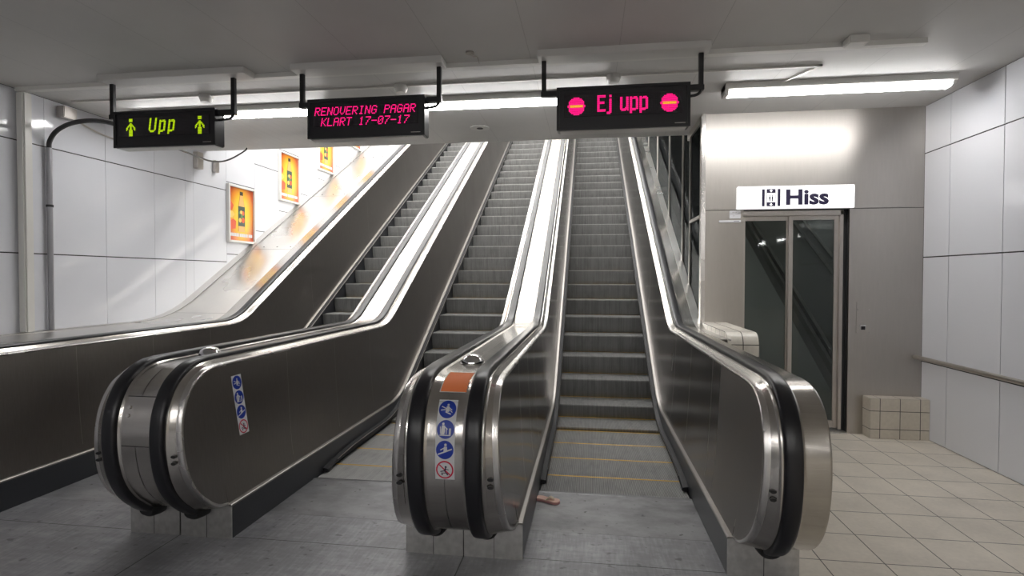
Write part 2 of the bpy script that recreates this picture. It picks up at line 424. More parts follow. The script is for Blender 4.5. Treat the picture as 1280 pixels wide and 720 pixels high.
# ------------------------------------------------------------------ escalators
def newel_base(sh):
    c = [(2.80, .185), (2.70, .205), (2.60, .262), (2.525, .345), (2.478, .44), (2.455, .54), (2.448, .63), (2.456, .73),
         (2.485, .82), (2.535, .895), (2.61, .945), (2.70, .968), (2.80, .975)]
    def f(y): return y+sh*max(0, min(1, (2.80-y)/.2))
    return [(f(y), z) for y, z in smooth_pts(c, 4)]
def rail_path(sh):
    return newel_base(sh)+bend_path(.975, .95, 2.95, YEND, .8, 12)
def normals(path):
    out = []
    for i in range(len(path)):
        a = path[max(0, i-1)]; b = path[min(len(path)-1, i+1)]
        dy, dz = b[0]-a[0], b[1]-a[1]; L = math.hypot(dy, dz); out.append((-dz/L, dy/L))
    return out
def interp(path, y):
    for a, b in zip(path, path[1:]):
        if a[0] <= y <= b[0]: return a[1]+(b[1]-a[1])*(y-a[0])/(b[0]-a[0]+1e-9)
    return path[-1][1]
TP, BP = bend_path(.975, .95, 2.80, YEND, .8, 12), bend_path(.195, .09, 2.80, YEND, 1.0, 8)
def top_at(y): return interp(TP, y)
def bot_at(y): return interp(BP, y)
def lean(y, z, u):
    """the panels lean outward: narrow ledge at the foot, wider at the rim"""
    zb = bot_at(max(2.8, y)); t = max(0, min(1, (z-zb)/.78))
    return (.024+.056*t**.55-.05)*max(0, min(1, (.130-u)/.05))
def sweep(bm, path, prof, xe, s, closed=False, cap=True, mi=0, lean_=False):
    nr = normals(path); rows = []
    for (y, z), (ny, nz) in zip(path, nr):
        rows.append([bm.verts.new((xe+s*(u+(lean(y, z, u) if lean_ else 0)), y+ny*d, z+nz*d)) for u, d in prof])
    n = len(prof)
    for A, B in zip(rows, rows[1:]):
        for k in range(n if closed else n-1):
            bm.faces.new((A[k], A[(k+1) % n], B[(k+1) % n], B[k])).material_index = mi
    if closed and cap: bm.faces.new(rows[0]); bm.faces.new(rows[-1][::-1])
def step_mesh():
    me = []
    bm = nb(); hw = .498
    rs = [(0, 0), (.0, -.012), (.004, -.05), (.012, -.10), (.026, -.155), (.042, -.2)]
    # riser cleated face
    for (a, b) in zip(rs[1:], rs[2:]):
        quad(bm, (-hw, a[0], a[1]), (hw, a[0], a[1]), (hw, b[0], b[1]), (-hw, b[0], b[1]), 1)
    quad(bm, (-hw, 0, 0), (hw, 0, 0), (hw, 0, -.012), (-hw, 0, -.012), 2)
    # tread: toothed nose, cleats, yellow demarcation at the rear and at both sides
    quad(bm, (-hw, 0, 0), (hw, 0, 0), (hw, .008, 0), (-hw, .008, 0), 2)
    quad(bm, (-hw+.02, .008, 0), (hw-.02, .008, 0), (hw-.02, .380, 0), (-hw+.02, .380, 0), 0)
    quad(bm, (-hw, .380, 0), (hw, .380, 0), (hw, .400, 0), (-hw, .400, 0), 3)
    quad(bm, (-hw, .008, 0), (-hw+.02, .008, 0), (-hw+.02, .380, 0), (-hw, .380, 0), 0)
    quad(bm, (hw-.02, .008, 0), (hw, .008, 0), (hw, .380, 0), (hw-.02, .380, 0), 0)
    for sx in (-hw, hw):
        vs_ = [bm.verts.new((sx, y, z)) for y, z in rs]+[bm.verts.new((sx, .4, -.2)), bm.verts.new((sx, .4, 0))]
        bm.faces.new(vs_).material_index = 1
    quad(bm, (-hw, .042, -.2), (hw, .042, -.2), (hw, .4, -.2), (-hw, .4, -.2), 1)
    quad(bm, (-hw, .4, 0), (hw, .4, 0), (hw, .4, -.2), (-hw, .4, -.2), 1)
    return bm
M['nose'] = step_mat('step_nose', (.62, .62, .60), (.12, .12, .12))  # paler than the tread: the reflecting line at the nosing, put into the colour
def nosing(kmax=32):
    """positions of the step noses along the band path, 0.405 m apart"""
    R = 1.5; T = R*math.tan(PI/12); p = [(3.0, 0.0), (YC-T, 0.0)]
    for i in range(1, 13):
        a = PI/6*i/12; p.append((YC-T+R*math.sin(a), R-R*math.cos(a)))
    p.append((17, TAN*(17-YC))); out = []
    s0 = 3.661-3.0; s = 0; k = 0
    for a, b in zip(p, p[1:]):
        L = math.hypot(b[0]-a[0], b[1]-a[1])
        while s0+.405*k <= s+L and k < kmax:
            t = (s0+.405*k-s)/L; out.append((a[0]+(b[0]-a[0])*t, a[1]+(b[1]-a[1])*t)); k += 1
        s += L
    return out
NOSE = nosing(32)
def panel_outline(sh):
    top = rail_path(sh); bot = bend_path(.195, .09, 2.80, YEND, 1.0, 8)
    return top, bot
def balustrade(root, xe, s, sh, kind, outer, side_close=None):
    """one side of an escalator. xe: skirt face, s: direction away from the steps, outer: width of the cladding"""
    P = rail_path(sh); base = newel_base(sh)
    # inner panel
    bm = nb(); top, bot = panel_outline(sh)
    outline = top+bot[::-1][:-1]
    n0 = len(base); fan = base[:]
    def V(y, z): return bm.verts.new((xe+s*(.05+lean(y, z, 0)), y, z))
    def band(A_, B_):
        ra = [[V(a[0]+(b[0]-a[0])*t/8, a[1]+(b[1]-a[1])*t/8) for t in range(9)] for a, b in zip(A_, B_)]
        for p, q in zip(ra, ra[1:]):
            for k_ in range(8): bm.faces.new((p[k_], p[k_+1], q[k_+1], q[k_]))
    half = n0//2
    for i in range(half):
        j = n0-1-i
        pass
    lowr, uppr = base[:half+1], base[::-1][:half+1]
    band(lowr, uppr)
    ysamp = sorted(set([round(2.80+.1*i, 3) for i in range(int((YEND-2.8)/.1)+1)]+[YEND]))
    band([(y, interp(bot, y)) for y in ysamp], [(y, interp(top[n0:], y) if y > 2.95 else .975) for y in ysamp])
    bmesh.ops.remove_doubles(bm, verts=bm.verts[:], dist=.0005)
    o = obj('balustrade_panel', bm, kind, root, smooth=30)
    # joints between the panel sheets, as fine raised cover strips
    bm = nb()
    for yj in (JOINTS if kind != 'panel2' else [3.23, 3.70, 4.11]+JOINTS[2:]):
        for dy in (-.0015,):
            zt, zb = top_at(yj)-.012, bot_at(yj)+.008
            for q in range(6):
                za, zc_ = zb+(zt-zb)*q/6, zb+(zt-zb)*(q+1)/6
                ua, ub = .049+lean(yj, za, 0), .049+lean(yj, zc_, 0)
                quad(bm, (xe+s*ua, yj, za), (xe+s*ua, yj+.003, za), (xe+s*ub, yj+.003, zc_), (xe+s*ub, yj, zc_))
    obj('panel_joint', bm, 'frame', root, smooth=0)['kind'] = 'stuff'
    # polished rim round the panel
    bm = nb(); sweep(bm, P, [(.0505, -.016), (.047, -.014), (.046, -.006), (.049, -.001), (.056, .002), (.066, .004), (.075, .0045), (.075, -.016)], xe, s, True, lean_=True)
    obj('edge_trim', bm, 'trim', root)
    # cladding: newel drum and deck in one sheet, with the slot the handrail runs over
    prof = [(.075, .0045), (.118, .0175), (.130, .024), (.138, .024), (.138, .002), (.218, .002), (.218, .020), (.230, .014), (.245, .012)]
    if outer == 'half':
        prof += [(.31, .012)] if s > 0 else [(.314, .012)]
    else:
        prof += [(outer-.012, .012), (outer-.004, .009), (outer, .0), (outer, -.03)]
    bm = nb(); sweep(bm, P, prof, xe, s, lean_=True)
    obj('newel_cladding', bm, 'steel', root, smooth=14)
    # handrail
    hp = []
    for a in range(0, 13):
        t = PI*a/12; hp.append((.178-.039*math.copysign(abs(math.cos(t))**.45, math.cos(t)), .014+.032*math.sin(t)**.55))
    hp = [(.139, .008)]+hp+[(.217, .008)]
    bot0 = P[0]
    PH = [(2.86+0, .172), (2.83, .178)]+P
    bm = nb(); sweep(bm, PH, hp, xe, s, True)
    obj('handrail', bm, 'rubber', root)
    # rubber boot where the handrail dives into the plinth
    bm = nb(); xm = xe+s*.178
    ring = []
    for y_, r_, z_ in ((2.70, .036, .172), (2.72, .046, .166), (2.77, .050, .162), (2.80, .050, .162)):
        ring.append([bm.verts.new((xm+r_*1.12*math.cos(t), y_, z_+r_*.8*math.sin(t))) for t in [2*PI*k/18 for k in range(18)]])
    for A, B in zip(ring, ring[1:]):
        for k in range(18): bm.faces.new((A[k], A[(k+1) % 18], B[(k+1) % 18], B[k]))
    bm.faces.new(ring[0][::-1])
    obj('handrail_inlet', bm, 'boot', root)
    # sensor plate with two oval holes on the drum beside the handrail
    zc = .535
    sub = [p for p in base if .40 < p[1] < .66 and p[0] < 2.6+sh]
    bm = nb(); sweep(bm, sub, [(.079, .0050), (.079, .0070), (.117, .0188), (.117, .0160)], xe, s, True, lean_=True)
    pl = obj('sensor_plate', bm, 'steel', root)
    bm = nb()
    yf = 2.455+sh
    for zz in (.52, .555):
        pts = [(xe+s*.100+.014*math.cos(t)*(1 if abs(math.cos(t)) > .2 else 1), zz+.0075*math.sin(t)) for t in [2*PI*k/14 for k in range(14)]]
        prism(bm, pts, 'y', yf-.0215, yf-.01)
    h = obj('sensor_hole', bm, 'boot'); h.parent = pl
    # skirt, ledge, brush
    zb = bend_path(-.12, -.25, 2.79, YEND, 1.2, 8)
    zt = bend_path(.190, .088, 2.801, YEND, 1.0, 8)
    def strip(xa, xb, top_, bot_, name, mt):
        bm = nb(); n = len(top_); xa, xb = sorted((xa, xb))
        R_ = [[bm.verts.new((x, y, z)) for (y, z) in pth] for x in (xa, xb) for pth in (bot_, top_)]
        for i in range(n-1):
            a, b, c, d = R_
            bm.faces.new((a[i], a[i+1], b[i+1], b[i])); bm.faces.new((c[i], d[i], d[i+1], c[i+1])); bm.faces.new((b[i], b[i+1], d[i+1], d[i]))
        bm.faces.new((R_[0][0], R_[1][0], R_[3][0], R_[2][0])); bm.faces.new((R_[0][-1], R_[2][-1], R_[3][-1], R_[1][-1]))
        return obj(name, bm, mt, root, smooth=20)
    low = [(y, max(z-.45, -.25)) for y, z in zt]
    low = [(y, (-.25 if z < .25 else z-.45)) for y, z in zt]
    strip(xe, xe+s*.012, zt, low, 'skirt_panel', 'skirt')
    bm = nb(); sweep(bm, bend_path(.190, .088, 2.79, YEND, 1.0, 8), [(-.001, -.010), (-.002, 0), (.003, .004), (.030, .005), (.030, -.002), (.010, -.008)], xe, s, True)
    obj('skirt_ledge', bm, 'panel', root)
    bp = [(3.86, .012), (3.90, .020), (4.02, .036), (4.3, .055)]+bend_path(.062, .050, 4.6, YEND, 1.4, 10)
    bm = nb(); sweep(bm, bp, [(.0, -.022), (-.022, -.016), (-.040, -.010), (-.044, .004), (-.036, .014), (-.014, .018), (.0, .018)], xe, s, True)
    bk = obj('skirt_brush', bm, 'brush', root)
    bm = nb(); sweep(bm, bp[2:], [(-.0415, .0105), (-.0385, .0150)], xe, s)
    k = obj('brush_holder', bm, 'frame'); k.parent = bk
    # plinth under the newel
    wdt = .312 if outer == 'half' else outer-.005
    bm = nb(); xa, xb = sorted((xe+s*.0, xe+s*(wdt-.002))); 
    box(bm, xa, xb, 2.79, 2.80, -.01, .186)
    if outer == 'half':
        for f in (.5,):
            xx = xe+s*.15; box(bm, xx-.001, xx+.001, 2.788, 2.79, 0, .186, 1)
    else:
        xx = xe+s*.17; box(bm, xx-.0015, xx+.0015, 2.788, 2.79, 0, .186, 1)
    obj('front_plinth', bm, ['plinth', 'joint'], root, smooth=0)
    return o
JOINTS = [3.50, 4.21, 4.93]+[6.9+1.9*i for i in range(5)]

def escalator(cx, label, shL, shR, leftkind, rightkind, pl, pr):
    t = thing('escalator', label, 'escalator', (cx, 3.2, 0), 'escalators rising side by side')
    balustrade(t, cx-.5075, -1, shL, pl, leftkind)
    balustrade(t, cx+.5075, 1, shR, pr, rightkind)
    first = None
    for i, (y, z) in enumerate(NOSE):
        if first is None:
            bm = step_mesh(); first = obj('step', bm, ['tread', 'riser', 'nose', 'yellow'], t, smooth=25)
            first.matrix_parent_inverse = Matrix.Identity(4); st = first
        else:
            st = first.copy(); C.objects.link(st); st.parent = t
        st.location = Vector((cx, y, z-.004))-Vector(t.location)
    # comb plate with its row of teeth
    bm = nb(); box(bm, cx-.506, cx+.506, 3.142, 3.70, -.05, 0.0)
    obj('landing_plate', bm, 'comb', t, smooth=0)
    bm = nb(); prism(bm, [(3.70, -.05), (3.70, 0), (3.712, .004), (3.725, .003), (3.735, -.002), (3.735, -.05)], 'x', cx-.506, cx+.506)
    for i in range(100):
        x = cx-.5+.01*i+.005; prism(bm, [(3.733, -.01), (3.733, .0015), (3.762, -.004), (3.762, -.01)], 'x', x-.0018, x+.0018, 0)
    obj('comb', bm, 'comb', t, smooth=0)
    return t
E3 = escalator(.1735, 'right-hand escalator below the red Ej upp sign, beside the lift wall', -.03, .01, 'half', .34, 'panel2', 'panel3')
E2 = escalator(-1.4675, 'middle escalator between the two round-fronted steel barriers', .05, -.03, 'half', 'half', 'panel', 'panel')
E1 = escalator(-3.111, 'left-hand escalator below the green Upp sign, along the poster wall', .05, .05, .37, 'half', 'panel', 'panel')

# outer sides: steel side of the right-hand barrier and the wide deck to the poster wall
bm = nb()
xs = .681+.336
P = rail_path(.01); poly = P[:]
bot = [(YEND, TAN*(YEND-YC)-.3), (6.2, -.05), (2.80, 0.0)]
A = [bm.verts.new((xs, y, z)) for y, z in poly+bot]; bm.faces.new(A); bmesh.ops.triangulate(bm, faces=bm.faces[:])
obj('side_cladding', bm, 'steel', E3, smooth=0)
bm = nb(); sweep(bm, bend_path(.975, .95, 4.4, YEND, .8, 12), [(.325, .0120), (.326, .0138), (.404, .0138), (.404, .004)], .681, 1)
obj('outer_deck', bm, 'deck', E3, smooth=14)
xd = -3.6185
bm = nb(); dp = bend_path(.985, .885, 2.62, YEND, 1.6, 16)
sweep(bm, dp, [(.362, .0), (.372, .004), (1.02, .004), (1.022, .010), (1.1315, .012), (1.1315, -.05)], xd, -1)
obj('outer_deck', bm, 'deck', E1)
bm = nb()
for yj in (5.6, 7.05, 8.75, 10.5):
    z = interp(dp, yj); dz = interp(dp, yj+.004)
    quad(bm, (xd-.38, yj, z+.006), (xd-1.01, yj, z+.006), (xd-1.01, yj+.004, dz+.006), (xd-.38, yj+.004, dz+.006))
    if yj > 6:
        for q in range(3):
            dome(bm, (xd-.48-.2*q, yj+.06, interp(dp, yj+.06)+.004), .012, .008, 8, 3)
sweep(bm, [(a, b+.0145) for a, b in dp], [(1.016, -.001), (1.016, .0), (1.022, .0)], xd, -1)
obj('deck_joint', bm, 'joint', E1)['kind'] = 'stuff'
bm = nb(); box(bm, XL+.001, xd-.375, 2.62, 2.63, 0, .98); obj('front_panel', bm, 'panel', E1, smooth=0)
# deck joints on the middle barriers
for root, xa, xb in ((E2, -2.40+.02, -2.19), (E3, -.75+.02, -.54)):
    bm = nb()
    for yj in (5.15, 5.75, 7.9, 10.6, 13.2):
        z0 = top_at(yj)+.0135; z1 = top_at(yj+.005)+.0135
        quad(bm, (xa, yj, z0), (xb, yj, z0), (xb, yj+.005, z1), (xa, yj+.005, z1))
    obj('deck_joint', bm, 'joint', root, smooth=0)['kind'] = 'stuff'

# ------------------------------------------------------------------ things stuck on the barriers
def surf(path, off):
    """map (arc length from the path start, sideways x) to 3D on the drum"""
    nr = normals(path); S_ = [0]
    for a, b in zip(path, path[1:]): S_.append(S_[-1]+math.hypot(b[0]-a[0], b[1]-a[1]))
    def f(s, x, d=0):
        for i in range(len(S_)-1):
            if S_[i] <= s <= S_[i+1]:
                t = (s-S_[i])/(S_[i+1]-S_[i]); y = path[i][0]*(1-t)+path[i+1][0]*t; z = path[i][1]*(1-t)+path[i+1][1]*t
                ny = nr[i][0]*(1-t)+nr[i+1][0]*t; nz = nr[i][1]*(1-t)+nr[i+1][1]*t
                return (x, y+ny*(off+d), z+nz*(off+d))
    def s_at(zv):
        for i in range(len(path)-1):
            if path[i][1] <= zv <= path[i+1][1]: return S_[i]+(S_[i+1]-S_[i])*(zv-path[i][1])/(path[i+1][1]-path[i][1])
    return f, s_at
def patch(bm, f, u0, u1, v0, v1, d=0, n=10, mi=0, m_=2):
    R = [[bm.verts.new(f(v0+(v1-v0)*j/n, u0+(u1-u0)*i/m_, d)) for i in range(m_+1)] for j in range(n+1)]
    for j in range(n):
        for i in range(m_): bm.faces.new((R[j][i], R[j][i+1], R[j+1][i+1], R[j+1][i])).material_index = mi
def disc(bm, f, u, v, r0, r1, d, mi=0, n=28, k=3):
    rr = [r0+(r1-r0)*i/k for i in range(k+1)]
    rows = [[bm.verts.new(f(v+r*math.sin(t), u+r*math.cos(t), d)) for t in [2*PI*i/n for i in range(n)]] for r in rr if r > 1e-6]
    if r0 <= 1e-6:
        c = bm.verts.new(f(v, u, d))
        for i in range(n): bm.faces.new((c, rows[0][i], rows[0][(i+1) % n])).material_index = mi
    for A, B in zip(rows, rows[1:]):
        for i in range(n): bm.faces.new((A[i], A[(i+1) % n], B[(i+1) % n], B[i])).material_index = mi
def poly2(bm, f, pts, u, v, sc, d, mi=0):
    bm.faces.new([bm.verts.new(f(v+b*sc, u+a*sc, d)) for a, b in pts]).material_index = mi
def seg2(bm, f, a, b, w_, u, v, sc, d, mi=0):
    dx, dy = b[0]-a[0], b[1]-a[1]; L = math.hypot(dx, dy); nx, ny = -dy/L*w_/2, dx/L*w_/2
    poly2(bm, f, [(a[0]+nx, a[1]+ny), (b[0]+nx, b[1]+ny), (b[0]-nx, b[1]-ny), (a[0]-nx, a[1]-ny)], u, v, sc, d, mi)
def pictogram_strip(f, u0, u1, v0, v1, label, flip=1):
    t = thing('safety_sticker', label, 'sticker', f((v0+v1)/2, (u0+u1)/2, 0))
    bm = nb(); patch(bm, f, u0, u1, v0, v1, .0006, 14); obj('backing', bm, 'paper', t)
    h = (v1-v0)/4; r = min((u1-u0)*.46, h*.46); um = (u0+u1)/2; F = flip
    for i in range(4):
        vm = v1-h*(i+.5)
        bm = nb()
        if i < 3: disc(bm, f, um, vm, 0, r, .0012)
        else: disc(bm, f, um, vm, r*.84, r, .0012)
        ring = obj('symbol_disc', bm, 'red' if i == 3 else 'blue', t)
        bm = nb(); d = .0018
        q = lambda pts: poly2(bm, f, [(F*a, b) for a, b in pts], um, vm, r, d)
        g_ = lambda a, b, w_: seg2(bm, f, (F*a[0], a[1]), (F*b[0], b[1]), w_, um, vm, r, d)
        if i == 0:      # adult leading a child along the step
            disc(bm, f, um+F*.05*r, vm+.48*r, 0, .13*r, d); q([(-.12, .32), (.2, .32), (.22, -.3), (-.18, -.3)])
            g_((-.7, .3), (-.1, .05), .1); g_((-.75, -.12), (-.1, -.05), .1); g_((.15, .2), (.55, -.1), .1); g_((-.2, -.3), (.45, -.55), .12); g_((.1, .05), (.6, -.35), .08)
        elif i == 1:    # person carrying, bag held close
            disc(bm, f, um-F*.3*r, vm+.58*r, 0, .14*r, d); q([(-.45, .42), (-.1, .42), (-.05, -.2), (-.12, -.55), (-.5, -.55), (-.5, 0)])
            g_((-.15, .3), (.22, .0), .12); g_((.1, .1), (.1, -.5), .1); g_((-.65, -.62), (.6, -.62), .1); q([(.4, .12), (.62, .12), (.62, -.55), (.4, -.55)]); g_((-.62, .3), (-.55, -.5), .09)
        elif i == 2:    # person holding the handrail
            disc(bm, f, um+F*.08*r, vm+.55*r, 0, .15*r, d); q([(-.1, .36), (.26, .36), (.28, -.12), (.1, -.22), (-.14, -.18)])
            g_((.0, .25), (-.5, -.02), .12); g_((-.78, -.5), (.82, .12), .15)
        else:           # pram with bar through it
            g_((-.6, .55), (.6, -.55), .14)
        o1 = obj('symbol_figure', bm, 'red' if i == 3 else 'paper'); o1.parent = ring
        if i == 3:
            bm = nb(); disc(bm, f, um+F*.12*r, vm+.32*r, 0, .12*r, .0014); 
            for a, b, w_ in (((.1, .2), (.0, -.15), .16), ((.0, -.1), (-.5, -.2), .1), ((-.4, -.35), (.45, -.35), .08), ((.1, .1), (.45, .0), .08), ((0, -.15), (.25, -.45), .1)):
                seg2(bm, f, (F*a[0], a[1]), (F*b[0], b[1]), w_, um, vm, r, .0014)
            disc(bm, f, um-.3*r, vm-.5*r, 0, .09*r, .0014); disc(bm, f, um+.3*r, vm-.5*r, 0, .09*r, .0014)
            o1 = obj('symbol_figure', bm, 'ink'); o1.parent = ring
    return t
f2, sat2 = surf(newel_base(-.03), .012)
pictogram_strip(f2, -.690, -.600, sat2(.548), sat2(.885), 'strip of three blue and one red round symbols on the front of the middle barrier')
def fB1(s, x, d=0): return (-1.960-.0505+d-.0, x, s)
def flat_side(v, u, d=0): return (-1.9750-.050-lean(u, v, 0)+d, u+(.89-v)*.15, v)
pictogram_strip(flat_side, 2.905, 2.995, .532, .890, 'slim strip of round symbols on the flat dark side of the left barrier')
# orange notice
sN0 = sat2(.912); sN1 = sN0+.20
t = thing('orange_notice', 'orange notice with a white edge stuck on top of the middle barrier between its handrails', 'notice', f2(sN0, -.606, 0))
bm = nb(); patch(bm, f2, -.700, -.530, sN0, sN1, .0008, 8); obj('white_border', bm, 'paper', t)
bm = nb(); patch(bm, f2, -.695, -.535, sN0+.004, sN1-.004, .0014, 8); obj('orange_sheet', bm, 'orange', t)
bm = nb(); x = -.672
for wl in (.012, .018, .008, .02, .009, .014, .022):
    patch(bm, f2, x, x+wl-.004, sN1-.015, sN1-.009, .0019, 1, m_=1); x += wl+.002
x = -.674
for wl in (.04, .03): patch(bm, f2, x+.02, x+.02+wl, sN1-.05, sN1-.048, .0019, 1, m_=1)
disc(bm, f2, -.560, sN0+.018, 0, .006, .0019)
obj('printing', bm, 'oranged', t)
# polished domes on the decks between the handrails
for xx, yy, lab in ((-.640, 2.99, 'small polished steel dome on the deck of the middle barrier behind the orange notice'), (-2.29, 3.05, 'small polished dome on the deck of the left barrier between its handrails')):
    t = thing('steel_dome', lab, 'dome', (xx, yy, .99))
    bm = nb(); dome(bm, (xx, yy, .989), .064, .052, 28, 8); obj('cap', bm, mat('mirror_steel', (.8, .8, .8), .06, 1.0), t)
    bm = nb(); cyl(bm, (xx, yy, .986), (xx, yy, .991), .070, 28); obj('flange', bm, 'trim', t)
# key switch plate on the left barrier
f1, sat1 = surf(newel_base(.05), .012)
t = thing('key_switch_plate', 'steel plate with two key switches on the front of the left barrier', 'switch plate', f1(sat1(.72), -2.29, 0))
bm = nb(); patch(bm, f1, -2.375, -2.205, sat1(.60), sat1(.84), .0008, 8); obj('plate', bm, 'steel', t)
bm = nb(); patch(bm, f1, -2.375, -2.205, sat1(.598), sat1(.602), .0014, 1); patch(bm, f1, -2.375, -2.205, sat1(.838), sat1(.842), .0014, 1); obj('plate_edge', bm, 'joint', t)
for vv in (.75, .79):
    c = Vector(f1(sat1(vv), -2.34, .001)); d = Vector((0, -.94, .34))
    bm = nb(); cyl(bm, c, c+d*.006, .009, 14); obj('key_switch', bm, 'trim', t)

# ------------------------------------------------------------------ child's flip-flop on the landing
t = thing('flip_flop', 'pink child-size flip-flop sandal lying on the landing at the foot of the right escalator', 'sandal', (-.262, 3.565, 0))
out = [(-.075, .0), (-.07, .022), (-.04, .028), (0, .022), (.035, .028), (.066, .026), (.078, .006), (.074, -.018), (.05, -.03), (.01, -.024), (-.03, -.022), (-.062, -.022)]
ang = -.35
def rp(a, b): return (-.262+a*math.cos(ang)-b*math.sin(ang), 3.560+a*math.sin(ang)+b*math.cos(ang))
out = [(a*1.08, b*1.15) for a, b in out]
op = [rp(*p[:2]) for p in smooth_pts(out+[out[0]], 3)[:-1]]
bm = nb(); prism(bm, op, 'z', .0005, .010); obj('outsole', bm, 'pinkrim', t)
cx_ = sum(p[0] for p in op)/len(op); cy_ = sum(p[1] for p in op)/len(op)
bm = nb(); prism(bm, [(cx_+(a-cx_)*.97, cy_+(b-cy_)*.97) for a, b in op], 'z', .010, .017); obj('footbed', bm, 'sole', t)
bm = nb()
for sgn in (1, -1):
    a = rp(-.005, .025*sgn); b = rp(.02, .014*sgn); c = rp(.045, 0)
    tube(bm, smooth_pts([(*a, .014), (*b, .030), (*c, .026), (*c, .014)], 4), .004, 8)
obj('strap', bm, 'strap', t)
bm = nb(); c = rp(.026, 0); dome(bm, (*c, .028), .013, .007, 12, 4); obj('flower', bm, 'strap', t)

# ------------------------------------------------------------------ LED signs
F57 = {'R': ['1111', '10001', '10001', '1111', '101', '1001', '10001'], 'E': ['11111', '1', '1', '1111', '1', '1', '11111'], 'N': ['10001', '11001', '11001', '10101', '10011', '10011', '10001'],
       'O': ['0111', '10001', '10001', '10001', '10001', '10001', '0111'], 'V': ['10001', '10001', '10001', '10001', '10001', '0101', '001'], 'I': ['0111', '001', '001', '001', '001', '001', '0111'],
       'G': ['0111', '10001', '1', '10111', '10001', '10001', '0111'], 'P': ['1111', '10001', '10001', '1111', '1', '1', '1'], 'A': ['0111', '10001', '10001', '11111', '10001', '10001', '10001'],
       'K': ['10001', '1001', '101', '11', '101', '1001', '10001'], 'L': ['1', '1', '1', '1', '1', '1', '11111'], 'T': ['11111', '001', '001', '001', '001', '001', '001'],
       '1': ['001', '011', '001', '001', '001', '001', '0111'], '7': ['11111', '00001', '0001', '001', '001', '01', '01'], '0': ['0111', '10001', '10011', '10101', '11001', '10001', '0111'],
       '-': ['0', '0', '0', '11111', '0', '0', '0'], ' ': []}
def text_dots(s, c0, r0, slant=0):
    out = []
    for i, ch in enumerate(s):
        for r, row in enumerate(F57[ch]):
            for c, b in enumerate(row):
                if b == '1': out.append((c0+6*i+c+slant*(3-r), r0+r))
    return out
def bmp(rows, c0, r0): return [(c0+c, r0+r) for r, row in enumerate(rows) for c, b in enumerate(row) if b == '#']
BE = ['#######', '#######', '##', '##', '##', '######', '######', '##', '##', '##', '##', '#######', '#######']
BJ = ['..##', '..##', '', '..##', '..##', '..##', '..##', '..##', '..##', '..##', '..##', '..##', '..##', '####', '###']
BU = ['##...##']*8+['##..###', '#######', '.####.#']
BP_ = ['##.###.', '#######', '##...##', '##...##', '##...##', '##...##', '##...##', '##...##', '##...##', '#######', '#####.', '##', '##']
BUU = ['##....##']*10+['##....##', '.######', '..####']
MAN = ['...####...', '...####...', '...####...', '', '....##....', '...####...', '..######..', '.##.##.##.', '##..##..##', '##..##..##', '#..####..#', '...####...', '...####...', '...####..', '...####...', '...####...']
def circ(c0, r0, n=14):
    a, b = [], []
    for r in range(n):
        for c in range(n+1):
            if math.hypot(c-n/2, r-(n-1)/2) <= n/2+.1:
                (b if (r in (6, 7) and 2 <= c <= n-2) else a).append((c0+c, r0+r))
    return a, b
def led_sign(x0, x1, z0, z1, px, label, groups, mount):
    t = thing('led_sign', label, 'display sign', ((x0+x1)/2, 3.91, ZC), 'hanging message signs')
    y0, y1 = 3.85, 3.965
    bm = nb(); bbox(bm, x0, x1, y0+.004, y1, z0, z1, .006)
    obj('housing', bm, 'black', t)
    bm = nb()   # raised front frame
    box(bm, x0-.002, x1+.002, y0-.004, y0+.006, z1-.018, z1+.002); box(bm, x0-.002, x1+.002, y0-.004, y0+.006, z0-.002, z0+.018)
    box(bm, x0-.002, x0+.018, y0-.0038, y0+.006, z0+.018, z1-.018); box(bm, x1-.018, x1+.002, y0-.0038, y0+.006, z0+.018, z1-.018)
    obj('front_frame', bm, 'blackmetal', t, smooth=0)
    bm = nb(); box(bm, x0+.02, x1-.02, y0+.02, y1+.001, z0-.004, z0); obj('underside', bm, 'whitepaint', t, smooth=0)
    xm = (x0+x1)/2; zm = (z0+z1)/2+.018; pitch = (x1-x0)*.872/96
    bm = nb(); q = pitch*48+.008; qz = pitch*8+.01
    box(bm, xm-q, xm+q, y0-.0005, y0+.005, zm-qz, zm+qz); obj('display_window', bm, M['dots'], t, smooth=0)
    def put(bm, dots, ymul=1):
        s_ = pitch*.46
        for c, r in dots:
            X = xm+(c-47.5)*pitch; Z = zm-.004-(r-7.5)*pitch*1.08
            quad(bm, (X-s_, y0-.0015, Z-s_*.9), (X+s_, y0-.0015, Z-s_*.9), (X+s_, y0-.0015, Z+s_*.9), (X-s_, y0-.0015, Z+s_*.9))
    for nm, mt, dots in groups:
        bm = nb(); put(bm, dots); obj(nm, bm, mt, t, smooth=0)
    bm = nb(); box(bm, x1-.10, x1-.03, y0-.0045, y0-.0035, z0+.020, z0+.024); obj('maker_plate', bm, 'frame', t, smooth=0)
    # hangers with elbows into the housing sides
    for xp, s in ((px[0], 1), (px[1], -1)):
        bm = nb(); bbox(bm, xp-.016, xp+.016, 3.885, 3.917, z1-.01, ZC-.045, .003)
        bbox(bm, min(xp-.02*s, (x0 if s > 0 else x1)), max(xp-.02*s, (x0 if s > 0 else x1)), 3.878, 3.924, z1-.045, z1-.006, .004)
        obj('hanger', bm, 'blackmetal', t)
    s = -1; xa, xb = px[1], x1
    bm = nb(); tube(bm, smooth_pts([(xa, 3.90, z1-.01), (xa-.002, 3.895, z1-.05), (xa-.03, 3.89, z1-.075), (xb, 3.90, z1-.08)], 5), .010, 8); obj('cable_loop', bm, 'boot', t)
    bm = nb(); bbox(bm, mount[0], mount[1], 3.80, 3.945, ZC-.048, ZC, .003); obj('mounting_plate', bm, 'whitepaint', t)
    return t
